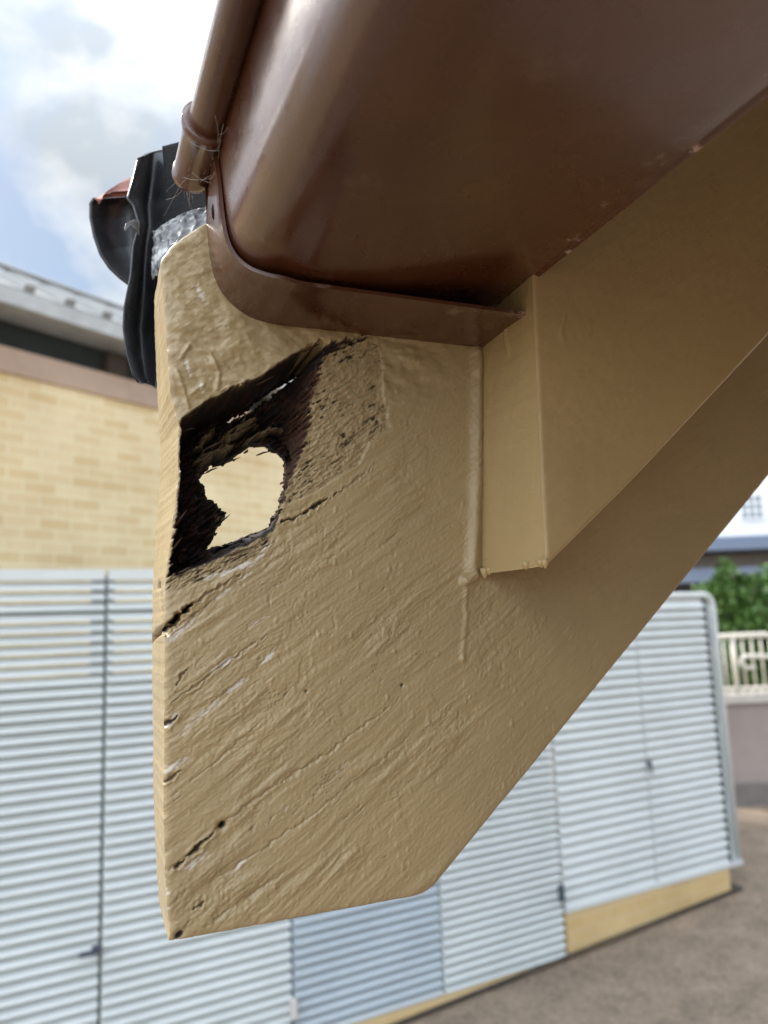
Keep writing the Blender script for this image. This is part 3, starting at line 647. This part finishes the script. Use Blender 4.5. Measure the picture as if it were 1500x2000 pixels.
    # flap bent off the strip
    fl = pl([(272, 432, .088), (262, 428, .084), (246, 436, .080), (243, 448, .079)]); f2 = pl([(272, 460, .088), (266, 448, .084), (254, 440, .081), (245, 450, .079)])
    sheet('bent_flap', [fl, f2], simple('grey_plastic_flap', (.12, .12, .12), .5), root, .0008, 0, 6, 16)
build_verge()

# cobweb threads round the rolled edge
def build_web():
    mw, tw, bw = nmat('cobweb', (.42, .38, .36), .7, .3)
    mb = MB()
    for k in range(26):
        a = gp(10.5+rng.uniform(-8, 8), 358+rng.uniform(-4, 3), rng.uniform(.0, .06)); b = gp(rng.uniform(14.5, 15.5), rng.uniform(340, 378), rng.uniform(.02, .05))
        if k % 3 == 0: b = onY(rng.uniform(300, 400), rng.uniform(360, 430), .075); a = gp(6, 357.2, rng.uniform(0, .03))
        mid = (a+b)/2+np.array([rng.uniform(-.003, .003), 0, -rng.uniform(.0005, .004)])
        pts = [a*(1-t)**2+2*t*(1-t)*mid+b*t*t for t in np.linspace(0, 1, 8)]
        mb.tube(pts, .00006, 4, False)
    o = mb.build('cobweb', mw); tag(o, 'fine cobweb threads strung between the rolled gutter edge and the stop end', 'cobweb')
build_web()

# ------------------------------------------------------------------ background
HS = yaw+radians(61.8); SD = np.array((sin(HS), cos(HS), 0.)); SN = np.array((cos(HS), -sin(HS), 0.))   # shed run, and its normal away from us
SN = -SN if SN[1] < 0 else SN
fh = np.array((sin(yaw), cos(yaw), 0.)); rh = np.array((cos(yaw), -sin(yaw), 0.))
def shed_at(px):
    u = (px-750)/1450; z = 3.74/(.881-.472*u); return CAM*np.array((1, 1, 0))+fh*z+rh*(z*u)
S0 = shed_at(0)
def sx(px, py=1245): p = hit(px, py, S0, SN); return (p-S0) @ SD
def sz(px, py): return hit(px, py, S0, SN)[2]
XC = sx(1103, 1800)
GX = S0+SD*XC
def ground_z(x, y):
    d = (x-GX[0]); return np.clip(-.062+.055*d, -.6, .07)
white_t = simple('pale_painted_steel', (.60, .637, .64), .35, .06, 3., .1, .002)
white_b = simple('shade_tinted_steel', (.44, .50, .55), .38, .06, 3., .1, .002)  # darker bluish copy, one panel's shade put into the steel colour
mdark = simple('painted_void_shade', (.03, .04, .04), .9, .2)  # near-black standing in for shade in voids and gaps
mrail = simple('grey_green_steel_frame', (.20, .25, .25), .6, .1)
mbrick_plinth = None
def brick(name, c1, c2, mortar, rot, bw=.215, bh=.065, squash=1):
    m, t, b = nmat(name, c1, .85, .3); L = t.links
    c = t.nodes.new('ShaderNodeTexCoord'); mp_ = t.nodes.new('ShaderNodeMapping'); L.new(c.outputs['UV'], mp_.inputs[0])
    bt = N(t, 'ShaderNodeTexBrick', Scale=1.); bt.inputs['Mortar Size'].default_value = .006; bt.inputs['Brick Width'].default_value = bw; bt.inputs['Row Height'].default_value = bh+.01
    bt.inputs['Color1'].default_value = (*c1, 1); bt.inputs['Color2'].default_value = (*c2, 1); bt.inputs['Mortar'].default_value = (*mortar, 1); bt.inputs['Mortar Smooth'].default_value = .3; bt.inputs['Bias'].default_value = -.1
    L.new(mp_.outputs[0], bt.inputs['Vector']); nn = noise(t, mp_.outputs[0], 1.6, 4., .6)
    cc = mixc(t, .35, bt.outputs[0], ramp(t, [(.3, tuple(x*.75 for x in c1)), (.7, tuple(min(1, x*1.15) for x in c2))], nn).outputs[0]); L.new(cc, b.inputs['Base Color'])
    bump(t, b, bt.outputs[1], -.4, .004); return m
def wall_quad(mb_uv, P, D, Nn, x0, x1, z0, z1): pass
def walled(name, P, D, Nn, x0, x1, z0, z1, th, mat, parent):
    """a wall with UVs in metres"""
    c = [P*np.array((1, 1, 0))+D*x+Nn*n for n in (0, th) for x in (x0, x1)]
    V = [c[0]+(0, 0, z0), c[1]+(0, 0, z0), c[1]+(0, 0, z1), c[0]+(0, 0, z1), c[2]+(0, 0, z0), c[3]+(0, 0, z0), c[3]+(0, 0, z1), c[2]+(0, 0, z1)]
    Fc = [(0, 1, 2, 3), (5, 4, 7, 6), (4, 0, 3, 7), (1, 5, 6, 2), (3, 2, 6, 7), (4, 5, 1, 0)]
    o = mesh(name, V, Fc, mat, parent); uv = o.data.uv_layers.new(name='UVMap')
    for p in o.data.polygons:
        for li in p.loop_indices:
            vi = o.data.loops[li].vertex_index; w = np.array(V[vi]); u = (w-P) @ D; n = (w-P) @ Nn
            uv.data[li].uv = (u if p.index in (0, 1, 4, 5) else n, w[2])
    return o
YB1, YB2, YM = (.74, .54, .28), (.93, .77, .50), (.94, .85, .62)  # the wall's own pale yellow brick and mortar tones
M_PB = brick('yellow_plinth_brick', (.56, .40, .19), (.66, .49, .25), (.6, .48, .3), 0)
def blades(x0, x1, z0, z1, pitch, depth, rise, th=.004, off=0.):
    mb = MB(); z = z1-pitch*.2
    while z-rise > z0-.01:
        # blade: outer lip low, inner edge high, folded lips top and bottom
        prof = [(off-.004, z-rise-.006), (off, z-rise), (off+depth, z), (off+depth, z+.006), (off+depth+th, z+.006), (off+depth+th, z-.003), (off+th, z-rise-.004), (off+th, z-rise-.010), (off-.004, z-rise-.010)]
        V = [S0*np.array((1, 1, 0))+SD*x+SN*n+np.array((0, 0, zz)) for x in (x0, x1) for n, zz in prof]; k = len(prof)
        Fc = [(i, (i+1) % k, k+(i+1) % k, k+i) for i in range(k)]+[tuple(range(k))[::-1], tuple(range(k, 2*k))]
        mb.add(V, Fc); z -= pitch
    return mb
def sbox(mb, x0, x1, n0, n1, z0, z1): mb.box(S0*np.array((1, 1, 0)), SD, SN, Z_, x0, x1, n0, n1, z0, z1)
PIT = .0480
print('DBG', sz(1104,1868), sz(1103,1865), sz(830,2000), sz(1440,1735), S0+SD*sx(830,2000), S0+SD*sx(1440,1735), GX)
zt = sz(150, 1112); zb = sz(1104, 1868); XR = sx(1104, 1800)
zt2 = sz(1350, 1157); zb2 = (sz(1110, 1780)+sz(1425, 1697))/2
def build_left():
    root = empty('louvred_enclosure', tuple(S0+SD*(XR/2)+np.array((0, 0, zb-CAM[2]*0))*np.array((1, 1, 1))-np.array((0, 0, 0))), 'long pale blue grey louvred steel enclosure, the taller one on the left', 'louvred enclosure')
    E_ = [sx(-700), sx(204, 1400), sx(572, 1850), sx(862, 1800), XR]
    for i in range(4):
        x0, x1 = E_[i]+.008, E_[i+1]-.008
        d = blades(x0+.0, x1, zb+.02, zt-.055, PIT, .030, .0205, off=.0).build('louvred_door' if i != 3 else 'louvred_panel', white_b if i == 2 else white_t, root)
        mb = MB(); sbox(mb, x0, x1, .0, .05, zt-.05, zt); mb.build('door_rail', white_t, root)
        mb = MB(); sbox(mb, x0, x1, .0, .05, zb-.0, zb+.02); mb.build('door_rail', white_t, root)
    for x in E_[1:-1]: mb = MB(); sbox(mb, x-.055, x+.045, .075, .12, zb, zt-.02); mb.build('post', mrail, root)
    mb = MB(); sbox(mb, XR-.03, XR-.012, .05, .09, zb, zt); mb.build('post', mrail, root)
    mb = MB(); sbox(mb, E_[0], XR-.02, .06, .10, sz(100, 1200)-.02, sz(100, 1184)+.006); mb.build('cross_rail', mrail, root)
    # dark liner behind the lower part of the louvres, walls see through above it
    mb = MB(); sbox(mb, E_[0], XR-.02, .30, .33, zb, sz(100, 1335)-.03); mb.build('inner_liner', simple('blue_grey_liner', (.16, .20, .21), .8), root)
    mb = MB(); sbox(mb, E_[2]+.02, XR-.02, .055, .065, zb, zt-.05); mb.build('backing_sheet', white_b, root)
    mb = MB(); sbox(mb, XR-.02, XR-.004, .0, .9, zb, zt); mb.build('side_panel', white_t, root)
    mb = MB(); x = sx(188, 1850); z = sz(188, 1850); sbox(mb, x-.02, x+.02, -.030, -.004, z-.02, z+.012); sbox(mb, x-.075, x-.015, -.045, -.03, z-.014, z+.004); mb.build('handle', simple('dark_blue_grey_lock', (.07, .08, .11), .5), root, bevel=.003)
    mb = MB(); x = sx(571, 1965); z = sz(571, 1965); sbox(mb, x-.016, x+.016, -.03, -.004, z-.05, z+.04); mb.build('latch', simple('pale_latch', (.6, .58, .56), .5), root, bevel=.003)
    mb = MB(); x = sx(1094, 1745); z = sz(1094, 1745); sbox(mb, x-.02, x+.012, -.03, -.004, z-.04, z+.05); mb.build('hinge', simple('dark_hinge', (.05, .07, .09), .5), root, bevel=.003)
    walled('plinth', S0, SD, SN, E_[0], XR-.03, -1.2, zb-.004, .8, M_PB, root); root.children[-1].location.xy = (SN*.07)[:2]
def build_right():
    x0 = XR+.012; x1 = sx(1432, 1500)
    root = empty('louvred_cabinet', tuple(S0*np.array((1, 1, 0))+SD*(x0+x1)/2+np.array((0, 0, zb2))), 'shorter white louvred cabinet raised on yellow bricks, with rounded top corner', 'louvred cabinet')
    xm = sx(1265, 1490)
    for a, b in ((x0, xm-.006), (xm+.006, x1-.13)):
        blades(a, b, zb2+.03, zt2-.05, PIT*1.27, .026, .040).build('louvred_door', white_t, root)
    blades(x1-.125, x1-.05, zb2+.03, zt2-.05, PIT*1.27, .03, .03).build('side_slats', white_t, root)
    mb = MB(); sbox(mb, x0, x1-.02, .031, .04, zb2, zt2-.02); mb.build('backing_sheet', simple('pale_backing', (.50, .55, .56), .6), root)
    # frame with a rounded top corner
    mb = MB(); pts = [S0*np.array((1, 1, 0))+SD*x+SN*.02+np.array((0, 0, z)) for x, z in [(x0, zt2-.02), (x1-.10, zt2-.02), (x1-.06, zt2-.03), (x1-.03, zt2-.055), (x1-.018, zt2-.10), (x1-.018, zb2)]]
    mb.tube(pts, .022, 12); mb.build('frame', white_t, root, True)
    mb = MB(); sbox(mb, x0, x1, -.005, .05, zb2, zb2+.028); mb.build('bottom_rail', white_t, root)
    mb = MB(); sbox(mb, x1-.04, x1-.006, .05, 1.0, zb2, zt2-.03); mb.build('side_panel', white_t, root)
    mb = MB(); sbox(mb, x1-.128, x1-.112, .0, .03, zb2+.02, zt2-.05); mb.build('gap_shade_strip', mdark, root)  # shade of the gap beside the frame, put in as a dark strip
    mb = MB(); z = sz(1268, 1490); sbox(mb, xm-.017, xm+.015, -.025, -.004, z-.02, z+.02); sbox(mb, xm-.006, xm+.004, -.04, -.02, z-.06, z); mb.build('handle', simple('dark_grey_lock', (.10, .12, .14), .5), root, bevel=.004)
    walled('plinth', S0, SD, SN, x0, sx(1424, 1700), -1.2, zb2-.004, .8, M_PB, root); root.children[-1].location.xy = (SN*.07)[:2]
build_left(); build_right()

# brick building behind
HW = yaw+radians(37.2); WD = np.array((sin(HW), cos(HW), 0.)); WN = np.array((-cos(HW), sin(HW), 0.))
W0 = CAM*np.array((1, 1, 0))+fh*(4.58/(.605+.797*.517))+rh*(4.58/(.605+.797*.517)*-.517)
if (W0-CAM*np.array((1, 1, 0))) @ WN < 0: WN = -WN
def wz(px, py): return hit(px, py, W0, WN)[2]
def wx(px, py=1000): return (hit(px, py, W0, WN)-W0) @ WD
def build_brick():
    root = empty('brick_building', tuple(W0*np.array((1, 1, 0))+WD*1.5+np.array((0, 0, -.5))), 'yellow brick building with a grey ribbed metal roof behind the louvred enclosure', 'building')
    xe = wx(880)
    zc = (wz(0, 722)+wz(280, 796))/2; zs = (wz(0, 676)+wz(250, 742))/2
    walled('wall', W0, WD, WN, -3., xe, -1.2, zc, .25, brick('pale_yellow_brick', YB1, YB2, YM, 0), root)
    walled('brick_coping', W0-WN*.02, WD, WN, -3., xe+.02, zc+.001, zs, .3, brick('pinkish_soldier_brick', (.50, .36, .27), (.56, .42, .33), (.5, .4, .33), 0, .075, .22), root)
    P = W0*np.array((1, 1, 0)); ze = (wz(0, 612)+wz(200, 660))/2
    mb = MB(); mb.box(P, WD, WN, Z_, -3., xe, .10, .2, zs+.001, ze); mb.build('eaves_shade_band', mdark, root)  # shadow under the eaves put in as a near-black band
    mtb = simple('dark_brown_timber', (.06, .045, .03), .8)
    for k in range(12): mb = MB(); mb.box(P, WD, WN, Z_, -2.6+k*1.1, -2.45+k*1.1, .03, .10, zs+.001, ze-.06); mb.build('rafter_end', mtb, root)
    mb = MB(); mb.box(P, WD, WN, Z_, -3., xe+.1, -.16, .16, ze-.02, ze+.03); mb.box(P, WD, WN, Z_, -3., xe+.1, -.20, -.161, ze-.03, ze+.075); mb.build('eaves_gutter', simple('pale_grey_eaves', (.50, .52, .53), .5), root)
    # ribbed roof sheets
    mb = MB(); a = radians(30); ay = WN*cos(a)+np.array((0, 0, sin(a))); az = -WN*sin(a)+np.array((0, 0, cos(a))); O = P+np.array((0, 0, ze+.075))-WN*.17
    Lr = 1.0
    mb.box(O, WD, ay, az, -3., xe+.1, 0, Lr, 0, .02)
    x = -3.
    while x < xe: mb.box(O, WD, ay, az, x, x+.07, -.01, Lr, .02, .065); x += .27
    mb.box(O, WD, ay, az, -3., xe+.1, Lr-.1, Lr+.06, .056, .09)
    mb.build('roof', simple('grey_ribbed_metal_roof', (.30, .31, .31), .45, .1), root)
build_brick()

# ground
def build_ground():
    m, t, b = nmat('brownish_tarmac', (.17, .14, .12), .9, .3); v = coord(t)
    n = noise(t, v, 5., 8., .7); n2 = noise(t, v, 34., 5., .75)
    c = mixc(t, .5, ramp(t, [(.35, (.13, .098, .072)), (.65, (.33, .25, .18))], n).outputs[0], ramp(t, [(.3, (.08, .06, .045)), (.7, (.44, .35, .27))], n2).outputs[0])
    t.links.new(c, b.inputs['Base Color']); bump(t, b, n2, .6, .01)
    xs = np.concatenate([-np.geomspace(400, 10, 14), np.linspace(-9, 14, 47), np.geomspace(15, 600, 14)]); ys = np.concatenate([-np.geomspace(300, 6, 12), np.linspace(-5, 12, 30), np.geomspace(14, 900, 16)])
    Xg, Yg = np.meshgrid(xs, ys, indexing='ij'); Zg = ground_z(Xg, Yg)+.012*fbm(Xg*.5, Yg*.5, 2, 5)
    idx = np.arange(Xg.size).reshape(Xg.shape); Q = np.stack([idx[:-1, :-1], idx[1:, :-1], idx[1:, 1:], idx[:-1, 1:]], -1).reshape(-1, 4)
    o = np_mesh('ground', np.stack([Xg, Yg, Zg], -1).reshape(-1, 3), Q, m); tag(o, kind='structure')
build_ground()
def foot_shadow():
    mb = MB(); xs_ = np.linspace(-3, sx(1424, 1700)+.1, 40)
    for n0, n1 in ((-.035, .066),):
        pts = [S0*np.array((1, 1, 0))+SD*x for x in xs_]; V = []
        for p in pts:
            for n in (n0, n1): q = p+SN*n; V.append((q[0], q[1], float(ground_z(q[0], q[1]))+.018))
        mb.add(V, [(2*i, 2*i+2, 2*i+3, 2*i+1) for i in range(len(pts)-1)])
    o = mb.build('foot_shadow_strip', simple('painted_foot_shadow', (.05, .042, .035), .9, .4, 12.)); tag(o, kind='structure')  # contact shadow along the enclosure foot, laid down as a dark strip
foot_shadow()

# far right: retaining wall, railings, hedge, white house
def cam_at(px, py, depth):
    r = ray(px, py); return CAM+r*depth
def build_far():
    # sunken lane retaining wall
    D = rh*cos(radians(8))-fh*sin(radians(8))*0; D = rh; Nn = fh
    P = CAM*np.array((1, 1, 0))+fh*7.6
    def lx(px): return (px-750)/1450*7.6
    zt_ = hit(1470, 1366, P, fh)[2]; zb_ = hit(1470, 1535, P, fh)[2]
    mw = simple('pinkish_grey_rendered_wall', (.30, .25, .235), .85, .12, 2.5, .3, .004)
    root = empty('retaining_wall', tuple(P+rh*4.6+np.array((0, 0, zb_))), 'low pinkish grey retaining wall beneath the white railings', 'retaining wall')
    mb = MB(); mb.box(P, rh, fh, Z_, lx(1330), lx(1330)+6, 0, .3, zb_-.05, zt_-.03); mb.build('wall_face', mw, root)
    mb = MB(); mb.box(P, rh, fh, Z_, lx(1330)-.03, lx(1330)+6.03, -.04, .34, zt_-.029, zt_+.05); mb.build('coping', simple('pale_coping', (.45, .42, .38), .8), root)
    mb = MB(); mb.box(P, rh, fh, Z_, lx(1330)-.03, lx(1330)+6.03, -.06, -.001, zb_-.3, zb_+.03); mb.build('wall_base', simple('grey_wall_base', (.18, .16, .15), .9), root)
    rr_ = empty('railing', tuple(P+rh*4.6+np.array((0, 0, zt_+.05))), 'cream steel railings with a curved handrail, between the hedge and the louvred cabinet', 'railing')
    mc = simple('cream_painted_steel', (.62, .58, .50), .5, .06)
    z1 = hit(1470, 1243, P, fh)[2]; Pm = P+fh*.12; xa, xk = lx(1424), lx(1484)
    f3 = lambda x, z, n=.12: P+rh*x+fh*n+np.array((0, 0, z))
    mb = MB(); mb.tube([f3(xa-.6, z1), f3(xk, z1+.01), f3(xk+.08, z1-.02), f3(xk+1.6, z1-.75)], .030, 10); mb.build('top_rail', mc, rr_, True)
    mb = MB(); mb.tube([f3(xa-.6, zt_+.10), f3(xk+1.6, zt_+.10)], .018, 8); mb.build('bottom_rail', mc, rr_, True)
    k = 0; x = xa-.5
    while x < xk+.9:
        zz = z1 if x < xk else z1-(x-xk)*.47
        mb = MB(); mb.tube([f3(x, zt_+.05), f3(x, zz)], .011 if k % 5 else .026, 8); mb.build('baluster' if k % 5 else 'post', mc, rr_, True); x += .095; k += 1
    mb = MB(); zh = hit(1450, 1282, P, fh)[2]; zl = hit(1440, 1305, P, fh)[2]
    mb.tube([f3(xa+.12, zl, 0), f3(xa+.02, zl, 0), f3(xa-.03, (zl+zh)/2, 0), f3(xa+.02, zh, 0), f3(xa+.2, zh-.005, 0), f3(xk, zh-.02, 0), f3(xk+.1, zh-.06, 0), f3(xk+1.2, zh-.6, 0)], .024, 10); mb.build('handrail', mc, rr_, True)
    # hedge
    hd = 11.5; C0 = cam_at(1470, 1165, hd); base = -.4
    def leafmat(nm, c):
        m, t, b = nmat(nm, c, .5, .4); n = noise(t, coord(t), 3., 4., .6); t.links.new(ramp(t, [(.3, tuple(x*.55 for x in c)), (.7, tuple(min(1, x*1.5) for x in c))], n).outputs[0], b.inputs['Base Color']); return m
    ml = leafmat('bright_green_leaves', (.060, .125, .022))
    mtk = simple('bark', (.08, .06, .045), .9)
    def bush(c, rx, ry, z0, z1, n, label, seed):
        rs = np.random.RandomState(seed)
        root = empty('hedge_bush', (c[0], c[1], z0), label, 'bush', 'garden bushes behind the railings')
        mb = MB()
        for k in range(5):
            a = k*1.3; mb.tube([(c[0], c[1], z0), (c[0]+.3*cos(a), c[1]+.3*sin(a), (z0+z1)/2), (c[0]+rx*.6*cos(a), c[1]+ry*.6*sin(a), z1-.3)], [.05, .03, .01], 6)
        mb.build('trunk', mtk, root, True)
        d = rs.normal(size=(n, 3)); d /= np.linalg.norm(d, axis=1)[:, None]; r = rs.uniform(.55, 1, n)**.6
        lump = 1+.22*fbm(d[:, 0]*2.2+seed, d[:, 1]*2.2+d[:, 2]*1.7, 3, seed)
        P_ = np.stack([c[0]+d[:, 0]*rx*r*lump, c[1]+d[:, 1]*ry*r*lump, (z0+z1)/2+d[:, 2]*(z1-z0)/2*r*lump], 1)
        a = rs.normal(size=(n, 3)); a /= np.linalg.norm(a, axis=1)[:, None]; b = np.cross(a, rs.normal(size=(n, 3))); b /= np.linalg.norm(b, axis=1)[:, None]; s_ = rs.uniform(.035, .075, n)[:, None]
        V = np.stack([P_-a*s_, P_+b*s_*.5, P_+a*s_, P_-b*s_*.5], 1).reshape(-1, 3); Q = np.arange(4*n).reshape(n, 4)
        np_mesh('crown', V, Q, ml, root, False)
    for i, (px, py, dp, rx, top, lab) in enumerate(((1425, 1180, 11.0, .62, 1110, 'leafy bush nearest the louvred cabinet, left of the other bush'), (1530, 1170, 11.6, .85, 1098, 'wider leafy bush behind the bend of the railings'))):
        c = cam_at(px, py, dp); zt3 = cam_at(px, top, dp)[2]; bush(c, rx, .6, .3, zt3, 9000, lab, 31+i)
    # white house far behind, with blue canopies
    HD = 22.; P = CAM*np.array((1, 1, 0))+fh*HD; hx = lambda px: (px-750)/1450*HD; hz = lambda py: hit(1450, py, P, fh)[2]
    root = empty('white_house', tuple(P+rh*hx(1500)+np.array((0, 0, 0))), 'white house with a small paned window above blue canopy roofs', 'house')
    mwh = simple('white_render', (.80, .80, .80), .7, .04, 1., .1)
    mb = MB(); mb.box(P, rh, fh, Z_, hx(1150), hx(1150)+18, 0, 8, -.3, hz(700)); mb.build('wall', mwh, root)
    mbl = simple('blue_slate_canopy', (.15, .19, .27), .5, .1); mbe = simple('beige_wall_band', (.36, .31, .27), .8, .1)
    a = np.array((0, 0, 1.))
    mb = MB(); mb.box(P, rh, -fh, Z_, hx(1150), hx(1150)+18, .3, 2.0, hz(1083), hz(1068)); mb.box(P, rh, -fh, Z_, hx(1150), hx(1150)+18, .001, .5, hz(1069), hz(1050)); mb.build('upper_canopy', mbl, root)
    mb = MB(); mb.box(P, rh, -fh, Z_, hx(1150), hx(1150)+18, .001, .4, hz(1112), hz(1084)); mb.build('band', mbe, root)
    mb = MB(); mb.box(P, rh, -fh, Z_, hx(1150), hx(1150)+18, .2, 1.6, hz(1138), hz(1113)); mb.build('lower_canopy', mbl, root)
    mb = MB(); mb.box(P, rh, -fh, Z_, hx(1150), hx(1150)+18, .001, .1, -.3, hz(1138)); mb.build('dark_ground_floor', simple('dark_shopfront', (.04, .045, .05), .4), root)
    wa, wb, z0, z1 = hx(1452), hx(1494), hz(1014), hz(968)
    mwn, tw_, bw_ = nmat('window_glass', (.16, .20, .24), .12, .6)
    mb = MB(); mb.box(P, rh, -fh, Z_, wa, wb, .001, .02, z0, z1); wdw = mb.build('window', mwn, root)
    mb = MB()
    for k in range(4): x = wa+(wb-wa)*k/3; mb.box(P, rh, -fh, Z_, x-.03, x+.03, .021, .06, z0, z1)
    for k in range(4): z = z0+(z1-z0)*k/3; mb.box(P, rh, -fh, Z_, wa-.03, wb+.03, .022, .058, z-.03, z+.03)
    mb.build('window_frame', mwh, wdw)
build_far()
